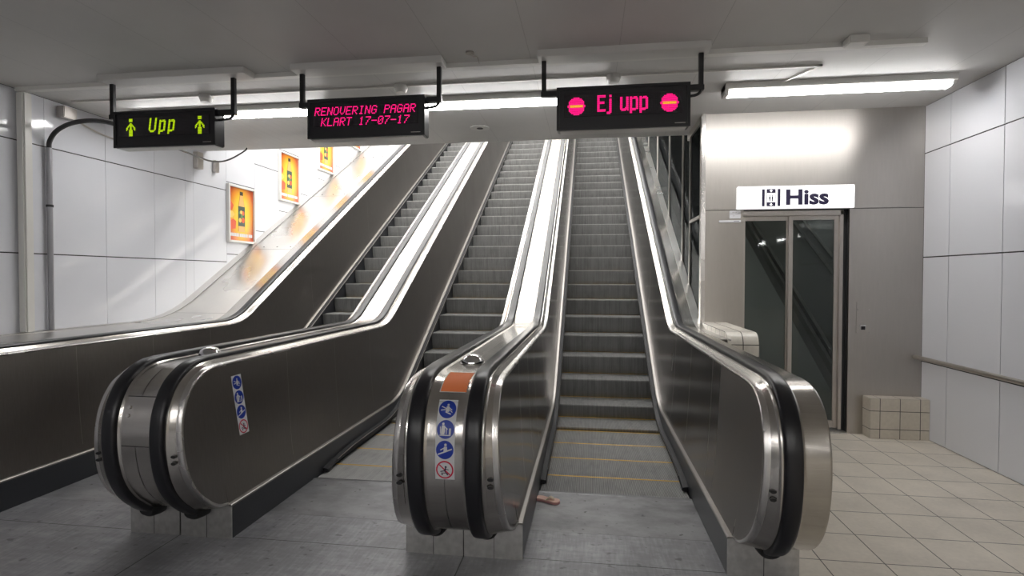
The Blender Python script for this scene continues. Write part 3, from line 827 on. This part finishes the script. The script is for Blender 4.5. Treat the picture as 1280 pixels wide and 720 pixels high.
def dot_mat():
    m = mat('led_window', (.012, .01, .014), .25); k = N(m); x, y, z = k.xyz(k.coord('Object'))
    p = .895*.872/96
    a = k.math('GREATER_THAN', k.math('SINE', k.math('MULTIPLY', x, 2*PI/p)), .1); b = k.math('GREATER_THAN', k.math('SINE', k.math('MULTIPLY', z, 2*PI/p)), .1)
    k.col(k.mix(k.math('MULTIPLY', a, b), (.012, .01, .014), (.05, .045, .05))); return m
M['dots'] = dot_mat()
ca, cb = circ(2, 1); da, db = circ(79, 1)
ej = bmp(BE, 27, 0)+bmp(BJ, 35, 0)
upp = bmp(BU, 46, 2)+bmp(BP_, 54, 2)+bmp(BP_, 62, 2)
led_sign(-.225, .672, 2.492, 2.785, (-.32, .75), 'black hanging sign reading Ej upp in pink between two no-entry discs',
         [('led_word', 'pink', ej), ('led_word', 'pink', upp), ('no_entry_disc', 'pink', ca), ('no_entry_disc', 'pink', da), ('no_entry_bar', 'amber', cb), ('no_entry_bar', 'amber', db)], (-.36, .80))
led_sign(-2.076, -1.180, 2.495, 2.782, (-2.145, -1.084), 'black hanging sign with two lines of pink dot lettering, middle of the three',
         [('led_word', 'pink', text_dots('RENOVERING', 0, 0, .2)), ('led_word', 'pink', text_dots('PAGAR', 66, 0, .2)), ('led_word', 'pink', text_dots('KLART', 6, 9, .2)), ('led_word', 'pink', text_dots('17-07-17', 42, 9, .2))], (-2.19, -1.04))
led_sign(-3.700, -2.832, 2.478, 2.757, (-3.755, -2.71), 'black hanging sign reading Upp in green between two green walking figures',
         [('led_word', 'green', [(c+(7-r)*.15, r) for c, r in bmp(BUU, 32, 0)+bmp(BP_, 43, 2)+bmp(BP_, 53, 2)]), ('walking_figure', 'green', bmp(MAN, 7, 0)), ('walking_figure', 'green', bmp(MAN, 82, 0))], (-3.80, -2.56))

# ------------------------------------------------------------------ ceiling services
bm = nb(); box(bm, -4.72, 2.19, 3.955, 4.01, ZC-.034, ZC); tag(obj('cable_trunking', bm, 'offwhite', smooth=0), 'long white cable trunking across the ceiling behind the signs', 'cable trunking')
bm = nb(); box(bm, -4.6, 1.70, 4.345, 4.37, ZC-.014, ZC)
prism(bm, [(1.68, 4.345), (1.70, 4.345), (1.545, 4.665), (1.52, 4.665)], 'z', ZC-.014, ZC)
tag(obj('cable_conduit', bm, 'offwhite', smooth=0), 'thin white conduit along the ceiling past the smoke detectors to the right tube light', 'conduit')
for xx, yy, lab in ((-1.536, 4.36, 'round smoke detector above and behind the middle pink sign'), (.183, 4.36, 'round smoke detector above the Ej upp sign'), (-3.29, 4.36, 'round smoke detector above the green Upp sign')):
    t = thing('smoke_detector', lab, 'smoke detector', (xx, yy, ZC), 'smoke detectors')
    bm = nb(); cyl(bm, (xx, yy, ZC), (xx, yy, ZC-.035), .056, 24); obj('base', bm, 'whitepaint', t)
    bm = nb(); cyl(bm, (xx, yy, ZC-.035), (xx, yy, ZC-.062), .054, 24, 0, .040); obj('sensor_head', bm, 'offwhite', t)
t = thing('junction_box', 'small white box on the ceiling next to the trunking, above the lift sign', 'junction box', (1.72, 3.90, ZC))
bm = nb(); bbox(bm, 1.665, 1.79, 3.84, 3.95, ZC-.05, ZC, .006); obj('lid', bm, 'offwhite', t)
t = thing('recessed_fitting', 'round recessed ceiling fitting beyond the middle tube light', 'ceiling fitting', (-1.143, 5.70, ZC))
bm = nb(); cyl(bm, (-1.143, 5.70, ZC-.006), (-1.143, 5.70, ZC), .10, 28); obj('rim', bm, 'whitepaint', t)
bm = nb(); cyl(bm, (-1.143, 5.70, ZC-.008), (-1.143, 5.70, ZC-.005), .035, 20); obj('eye', bm, 'joint', t)
t = thing('ceiling_hook', 'dark broken fitting with loose wire on the ceiling above the trunking', 'ceiling fitting', (-.80, 3.80, ZC))
bm = nb(); cyl(bm, (-.83, 3.78, ZC-.012), (-.83, 3.78, ZC), .030, 12, 0); tube(bm, smooth_pts([(-.83, 3.78, ZC-.01), (-.80, 3.80, ZC-.03), (-.79, 3.84, ZC-.012), (-.78, 3.87, ZC-.05)], 4), .003, 6); obj('hook', bm, 'frame', t)

# ------------------------------------------------------------------ left wall fittings
t = thing('white_pipe', 'white square pipe standing against the left wall from the deck to the ceiling', 'pipe', (-4.70, 4.03, .99))
bm = nb(); bbox(bm, -4.745, -4.665, 3.975, 4.055, .99, ZC-.03, .012); obj('pipe', bm, 'offwhite', t)
t = thing('black_conduit', 'grey conduit up the left wall bending over as black cable to the green Upp sign', 'conduit', (-4.72, 4.24, .99))
bm = nb(); cyl(bm, (-4.715, 4.235, .99), (-4.715, 4.235, 2.60), .022, 14); obj('conduit', bm, mat('grey_conduit', (.30, .30, .32), .35, .3), t)
bm = nb(); tube(bm, smooth_pts([(-4.715, 4.235, 2.59), (-4.705, 4.235, 2.66), (-4.62, 4.22, 2.74), (-4.45, 4.19, 2.79), (-4.2, 4.13, 2.79), (-3.95, 4.06, 2.745), (-3.69, 3.955, 2.66)], 6), .019, 12); obj('cable', bm, 'boot', t)
bm = nb(); cyl(bm, (-4.715, 4.235, 2.08), (-4.715, 4.235, 2.10), .027, 14); obj('clamp', bm, 'joint', t)
bm = nb(); bbox(bm, -4.745, -4.66, 4.33, 4.46, 2.90, 3.0, .006); tube(bm, smooth_pts([(-4.73, 4.46, 2.93), (-4.735, 4.8, 2.86), (-4.735, 5.3, 2.84)], 6), .008, 6)
tag(obj('wall_bracket', bm, 'frame'), 'small grey bracket with a cable on the left wall near the ceiling', 'bracket')
bm = nb(); tube(bm, smooth_pts([(-3.30, 3.985, 2.50), (-3.353, 4.1, 2.519), (-3.732, 4.8, 2.624), (-3.964, 5.3, 2.689), (-4.052, 5.6, 2.746), (-4.092, 5.85, 2.836), (-4.135, 6.15, 2.99), (-4.14, 6.2, 3.035)], 6), .009, 10)
tag(obj('hanging_cable', bm, 'boot'), 'black cable sagging behind the green Upp sign to the ceiling edge', 'cable')
for yy, zz, lb in ((6.18, 2.83, 'near'), (6.02, 2.86, 'far')):
    pass
t = thing('cable_bracket', 'pale metal cable bracket on the wall below the ceiling edge by the sagging cable', 'bracket', (-4.73, 6.1, 2.9))
bm = nb(); bbox(bm, -4.745, -4.68, 6.05, 6.15, 2.78, 2.98, .004); obj('plate', bm, 'frame', t)
bm = nb(); bbox(bm, -4.745, -4.70, 6.40, 6.47, 2.80, 2.95, .004); obj('clip', bm, 'frame', t)

def poster(i, y0, z0, lab):
    y1, z1 = y0+.585, z0+.775
    t = thing('poster_frame', lab, 'poster', (XL, (y0+y1)/2, z0), 'orange drink posters up the left wall')
    x0, x1 = XL+.001, XL+.045; fwd = .030
    bm = nb()
    bbox(bm, x0, x1, y0, y0+fwd, z0, z1, .003); bbox(bm, x0, x1, y1-fwd, y1, z0, z1, .003)
    bbox(bm, x0, x1, y0+fwd, y1-fwd, z0, z0+fwd, .003); bbox(bm, x0, x1, y0+fwd, y1-fwd, z1-fwd, z1, .003)
    obj('frame', bm, 'offwhite', t)
    bm = nb(); xa = XL+.022; box(bm, x0, xa, y0+fwd, y1-fwd, z0+fwd, z1-fwd)
    m = mat('poster_print', (.9, .5, .05), .3, coat=.3, emit=(0, 0, 0), es=0); k = N(m); p = k.pos(); x, y, z = k.xyz(p)
    yc, zc = (y0+y1)/2, (z0+z1)/2
    a = k.math('DIVIDE', k.math('SUBTRACT', y, yc), .29); b = k.math('DIVIDE', k.math('SUBTRACT', z, zc), .46)
    r = k.math('SQRT', k.math('ADD', k.math('MULTIPLY', a, a), k.math('MULTIPLY', b, b)))
    k.col(k.ramp(r, [(.22, (.88, .68, .05)), (.52, (.86, .56, .03)), (.80, (.78, .26, .02)), (1.0, (.52, .07, .01))]))
    pr = obj('print', bm, m, t, smooth=0)
    def pt_(a, b): return ((y0+y1)/2+a, z0+b)
    def add(nm, pts, mt, lift):
        bm = nb()
        for q in pts: prism(bm, [pt_(*p) for p in q], 'x', xa-.001, xa+lift)
        o = obj(nm, bm, mt, smooth=0); o.parent = pr; return o
    W = [(.155, .105), (.20, .1), (.30, .105), (.48, .10), (.54, .082), (.60, .062), (.655, .045)]
    body = [(-w_*.62, h) for h, w_ in W]+[(w_*.62, h) for h, w_ in reversed(W)]
    add('bottle_outline', [[(a*1.13, b) for a, b in body]], 'juiced', .0012)  # darker printed outline round the bottle
    add('bottle', [body], 'juice', .002)
    add('bottle_cap', [[(-.032, .65), (.032, .65), (.032, .70), (-.032, .70)]], 'capblack', .003)
    add('bottle_label', [[(-.072, .23), (.072, .23), (.070, .50), (-.070, .50)]], 'label', .003)
    rnd = random.Random(i)
    def blob(a, b, r, n=10): return [(a+r*math.cos(2*PI*q/n), b+r*1.1*math.sin(2*PI*q/n)) for q in range(n)]
    add('label_fruit', [blob(.028, .41, .030), blob(.030, .315, .036)], 'fruit', .004)
    add('label_fruit', [blob(-.035, .31, .030), blob(-.012, .42, .024)], 'fruit2', .0045)
    add('label_leaf', [blob(.0, .365, .026), blob(-.045, .41, .018)], 'leafg', .0042)
    add('fruit_slice', [[(-.25, .17), (-.13, .19), (-.12, .29), (-.18, .32), (-.25, .28)]], 'fruit', .002)
    add('fruit_slice', [[(-.25, .45), (-.20, .43), (-.17, .50), (-.22, .55), (-.25, .53)]], 'fruit', .002)
    add('fruit_slice', [[(-.25, .33), (-.20, .33), (-.15, .38), (-.19, .42), (-.25, .42)]], 'fruit2', .002)
    cap = []
    a = -.24
    for wl in (.03, .026, .034, .03, .028, .032, 0, .03, .03, .034, .028, .032, .03, 0, .028, .032, .03):
        if wl: cap.append([(a, .085), (a+wl-.006, .085), (a+wl-.006, .128), (a, .128)])
        a += wl if wl else .012
        if a > .235: break
    add('caption', cap, 'paper', .003)
poster(1, 6.66, 1.930, 'lowest orange poster of a juice bottle in a white frame on the left wall')
poster(2, 7.885, 2.650, 'second lowest orange bottle poster in a white frame on the left wall')
poster(3, 9.115, 3.365, 'third orange bottle poster up, cut off by the ceiling edge')
poster(4, 10.35, 4.085, 'highest orange poster, only its lower corner showing below the ceiling edge')

# ------------------------------------------------------------------ lift front
YW = 5.52
bm = nb(); gg = .003
def pan(bm, x0, x1, z0, z1, mi=0): box(bm, x0+gg/2, x1-gg/2, YW, YW+.03, z0+gg/2, z1-gg/2, mi)
pan(bm, 1.10, 1.468, 0, 2.113); pan(bm, 1.10, XR, 2.116, ZC); pan(bm, 2.41, XR, 0, 2.113)
box(bm, 1.10, 1.465, YW+.012, YW+.10, 0, 2.11, 1); box(bm, 2.412, XR+.15, YW+.012, YW+.10, 0, 2.11, 1); box(bm, 1.10, XR+.15, YW+.012, YW+.10, 2.11, ZC, 1)
struct('wall_lift_front', bm, ['liftsteel', 'joint'], smooth=0)
# door
t = bpy.data.objects.new('door_1', None); C.objects.link(t); t.location = (1.93, 5.62, 0); t['kind'] = 'structure'
bm = nb()
bbox(bm, 2.352, 2.382, 5.57, 5.66, 0.02, 2.105, .003); bbox(bm, 1.468, 2.382, 5.57, 5.66, 2.06, 2.11, .003)
obj('door_frame', bm, 'frame', t)
bm = nb(); box(bm, 2.382, 2.412, 5.60, 5.66, .012, 2.11); obj('door_rebate', bm, 'joint', t, smooth=0)
for (x0, x1, yy) in ((1.475, 1.930, 5.63), (1.905, 2.352, 5.60)):
    bm = nb(); st_ = .038
    bbox(bm, x0, x0+st_, yy, yy+.025, .03, 2.06, .003); bbox(bm, x1-st_, x1, yy, yy+.025, .03, 2.06, .003)
    bbox(bm, x0+st_, x1-st_, yy, yy+.025, .03, .10, .003); bbox(bm, x0+st_, x1-st_, yy, yy+.025, 2.02, 2.06, .003)
    lf = obj('door_leaf', bm, 'frame', t)
    bm = nb(); box(bm, x0+st_-.004, x1-st_+.004, yy+.010, yy+.014, .095, 2.025)
    gp = obj('glass_pane', bm, 'glass', smooth=0); gp.parent = lf
bm = nb(); box(bm, 1.468, 2.41, 5.50, 5.70, .0, .012); obj('door_sill', bm, 'plinth', t, smooth=0)
# inclined lift shaft behind the door: walls, rails
bm = nb()
box(bm, 1.14, 2.9, 15.4, 15.5, -1, 9); box(bm, 2.75, 2.9, YW+.2, 15.4, -1, 9)
prism(bm, [(5.7, -.4), (15.4, 5.2), (15.4, 5.0), (5.7, -.6)], 'x', 1.14, 2.75); prism(bm, [(5.7, 3.1), (15.4, 8.7), (15.4, 8.9), (5.7, 3.3)], 'x', 1.14, 2.75)
struct('wall_lift_shaft', bm, mat('shaft_concrete', (.24, .25, .245), .8), smooth=0)
bm = nb()
for zo, th, mt in ((-.13, .11, 0), (.11, .02, 0), (.98, .02, 0), (1.16, .02, 0), (2.1, .06, 0)):
    prism(bm, [(5.8, zo+.058), (15.3, zo+.058+9.5*TAN), (15.3, zo+.058+th+9.5*TAN), (5.8, zo+.058+th)], 'x', 2.70, 2.74)
tag(obj('lift_guide_rail', bm, mat('rail_dark', (.10, .105, .10), .6), smooth=0), 'dark sloping rails of the inclined lift behind the door glass', 'lift rails')
for yy in (6.6, 9.0, 12.0):  # unseen fill lights added to brighten the lift shaft behind the door glass
    batten_light('lift_shaft_fill_light', 1.5, 2.3, yy, 3.1+TAN*(yy-5.7)-.02, 'lens_hall', 'fill light added on the sloping ceiling inside the lift shaft behind the door', 'added lift shaft fill lights', slope=PI/6)
# glass side wall of the lift shaft along the escalator
t = bpy.data.objects.new('wall_glass', None); C.objects.link(t); t.location = (1.09, 5.6, 0); t['kind'] = 'structure'
bm = nb()
def glass_quad(bm, ya, yb, x=1.088): 
    za = lambda y: max(0, TAN*(y-YC)-.2)
    zt = lambda y: ZC+.25+max(0, TAN*(y-5.8))
    v = [(x, ya, za(ya)), (x, yb, za(yb)), (x, yb, zt(yb)), (x, ya, zt(ya))]
    bm.faces.new([bm.verts.new(p) for p in v])
mull = [5.56, 6.15, 6.62, 7.72, 9.05, 10.4, 11.8, 13.2, 15.3]
for a, b in zip(mull, mull[1:]):
    bm = nb(); glass_quad(bm, a+.02, b-.02); bmesh.ops.solidify(bm, geom=bm.faces[:], thickness=.006); obj('glass_pane', bm, 'glasswall', t, smooth=0)
for q, y in enumerate(mull):
    bm = nb(); wd = .05 if q == 0 else .028
    z0 = max(0, TAN*(y-YC)-.2); z1 = ZC+.25+max(0, TAN*(y-5.8))
    if y < EDGE+.1: z1 = ZC
    bbox(bm, 1.072, 1.10, y-wd/2, y+wd/2, z0, z1, .003); obj('mullion', bm, 'frame', t)
bm = nb(); bbox(bm, 1.070, 1.102, 5.6, EDGE-.02, ZC-.07, ZC, .003); bbox(bm, 1.070, 1.102, 5.6, 6.13, 2.05, 2.08, .002); obj('head_frame', bm, 'frame', t)
bm = nb(); bbox(bm, 1.068, 1.108, 5.49, 5.545, 0.0, ZC, .004); obj('corner_post', bm, 'trim', t)
# Hiss sign
def text_mesh(s, size, bold=.0):
    cu = bpy.data.curves.new('t', 'FONT'); cu.body = s; cu.size = size; cu.offset = bold; cu.extrude = .001; cu.resolution_u = 3
    o = bpy.data.objects.new('t', cu); C.objects.link(o); dg = bpy.context.evaluated_depsgraph_get()
    me = bpy.data.meshes.new_from_object(o.evaluated_get(dg)); bpy.data.objects.remove(o); return me
t = thing('lift_sign', 'white sign reading Hiss with a lift symbol above the lift door', 'sign', (1.92, 5.50, 2.115))
bm = nb(); bbox(bm, 1.398, 2.432, 5.47, 5.519, 2.117, 2.330, .004); obj('sign_board', bm, 'signwhite', t)
YS = 5.4695
bm = nb()
def sq(x0, x1, z0, z1, mi=0, y=YS): quad(bm, (x0, y, z0), (x1, y, z0), (x1, y, z1), (x0, y, z1), mi)
X0, Z0, Z1 = 1.617, 2.140, 2.302
sq(X0, X0+.025, Z0, Z1); sq(X0+.140, X0+.165, Z0, Z1); sq(X0+.042, X0+.122, Z0, Z0+.038); sq(X0+.042, X0+.122, Z1-.038, Z1)
sq(X0+.042, X0+.046, Z0, Z1); sq(X0+.118, X0+.122, Z0, Z1)
for dx in (.064, .088):   # two riders
    sq(X0+dx+.002, X0+dx+.010, Z0+.095, Z0+.103); sq(X0+dx, X0+dx+.012, Z0+.065, Z0+.092); sq(X0+dx+.002, X0+dx+.010, Z0+.046, Z0+.066)
sq(X0+.055, X0+.057, Z0+.04, Z0+.12); sq(X0+.107, X0+.109, Z0+.04, Z0+.12)
obj('lift_symbol', bm, 'ink', t, smooth=0)
bm = nb()
for zc, s in ((Z1-.018, 1), (Z0+.018, -1)):
    y = YS-.0005; xm = X0+.082
    bm.faces.new([bm.verts.new((xm+a, y, zc+s*b)) for a, b in ((-.016, 0), (0, .014), (.016, 0), (.006, 0), (.006, -.012), (-.006, -.012), (-.006, 0))])
obj('arrow', bm, 'signwhite', t, smooth=0)
me = text_mesh('Hiss', .205, .0075)
xs_ = [v.co.x for v in me.vertices]; zs_ = [v.co.y for v in me.vertices]; w0, w1, h0, h1 = min(xs_), max(xs_), min(zs_), max(zs_)
for v in me.vertices:
    a, b, c = v.co; v.co = (1.832+(a-w0)/(w1-w0)*.376, YS+.0008-c*.5, 2.148+(b-h0)/(h1-h0)*.148)
me.materials.append(M['ink']); o = bpy.data.objects.new('lettering', me); C.objects.link(o); o.parent = t; o.matrix_parent_inverse = Matrix.Translation(-Vector(t.location))
# notices
t = thing('notice_plate', 'small white notice with three lines of print left of the lift door', 'notice', (1.385, 5.517, 2.03))
bm = nb(); bbox(bm, 1.335, 1.438, 5.512, 5.519, 2.032, 2.108, .003); obj('plate', bm, 'paper', t)
bm = nb()
for z, ws in ((2.090, ((1.360, 1.382), (1.388, 1.404))), (2.074, ((1.344, 1.380), (1.388, 1.425))), (2.056, ((1.366, 1.384),))):
    for a, b in ws: quad(bm, (a, 5.5115, z), (b, 5.5115, z), (b, 5.5115, z+.004), (a, 5.5115, z+.004))
obj('print', bm, 'frame', t, smooth=0)
t = thing('label_strip', 'narrow white strip label under the small notice left of the lift door', 'label', (1.34, 5.517, 2.0))
bm = nb(); bbox(bm, 1.240, 1.440, 5.512, 5.519, 1.996, 2.018, .002); obj('plate', bm, 'paper', t)
bm = nb(); quad(bm, (1.375, 5.5115, 2.005), (1.425, 5.5115, 2.005), (1.425, 5.5115, 2.009), (1.375, 5.5115, 2.009)); obj('print', bm, 'joint', t, smooth=0)
t = thing('call_panel', 'steel call panel with a small black button on the wall right of the lift door', 'call panel', (2.537, 5.517, .95))
bm = nb(); bbox(bm, 2.480, 2.596, 5.513, 5.519, .948, 1.24, .002); obj('plate', bm, 'liftsteel', t)
bm = nb()
for a in (2.488, 2.588):
    for z in (.957, 1.17): cyl(bm, (a, 5.513, z), (a, 5.511, z), .004, 8)
obj('screw', bm, 'trim', t)
bm = nb(); bbox(bm, 2.510, 2.562, 5.508, 5.514, .98, 1.03, .003); bt = obj('button_frame', bm, 'trim', t)
bm = nb(); bbox(bm, 2.518, 2.554, 5.506, 5.510, .982, 1.014, .002); o = obj('button', bm, 'black'); o.parent = bt
# wall handrail
t = thing('wall_handrail', 'round steel handrail along the white wall on the right', 'handrail', (2.985, 4, .74))
bm = nb(); cyl(bm, (2.985, 2.72, .742), (2.985, 5.515, .737), .019, 16); obj('rail', bm, 'frame', t)
for yy in (2.9, 3.4):
    bm = nb(); tube(bm, smooth_pts([(2.985, yy, .725), (2.99, yy, .70), (3.02, yy, .69), (3.044, yy, .69)], 4), .007, 8); obj('bracket', bm, 'frame', t)
# tiled ledge and block
bm = nb(); prof = [(4.49, 0), (4.49, .93)]+[(4.59-.10*math.cos(a), .934+.10*math.sin(a)) for a in [PI/2*i/6 for i in range(7)]]+[(YW, 1.034), (YW, 0)]
prism(bm, prof, 'x', 1.082, 1.322); tag(obj('tiled_ledge', bm, 'tile_ledge'), 'low cream-tiled wall with a rounded end between the right escalator and the lift door', 'tiled wall')
bm = nb(); bbox(bm, 2.545, XR, 5.381, YW, 0, .368, .004); tag(obj('tiled_block', bm, 'tile_block'), 'low beige tiled block in the corner right of the lift', 'tiled block')
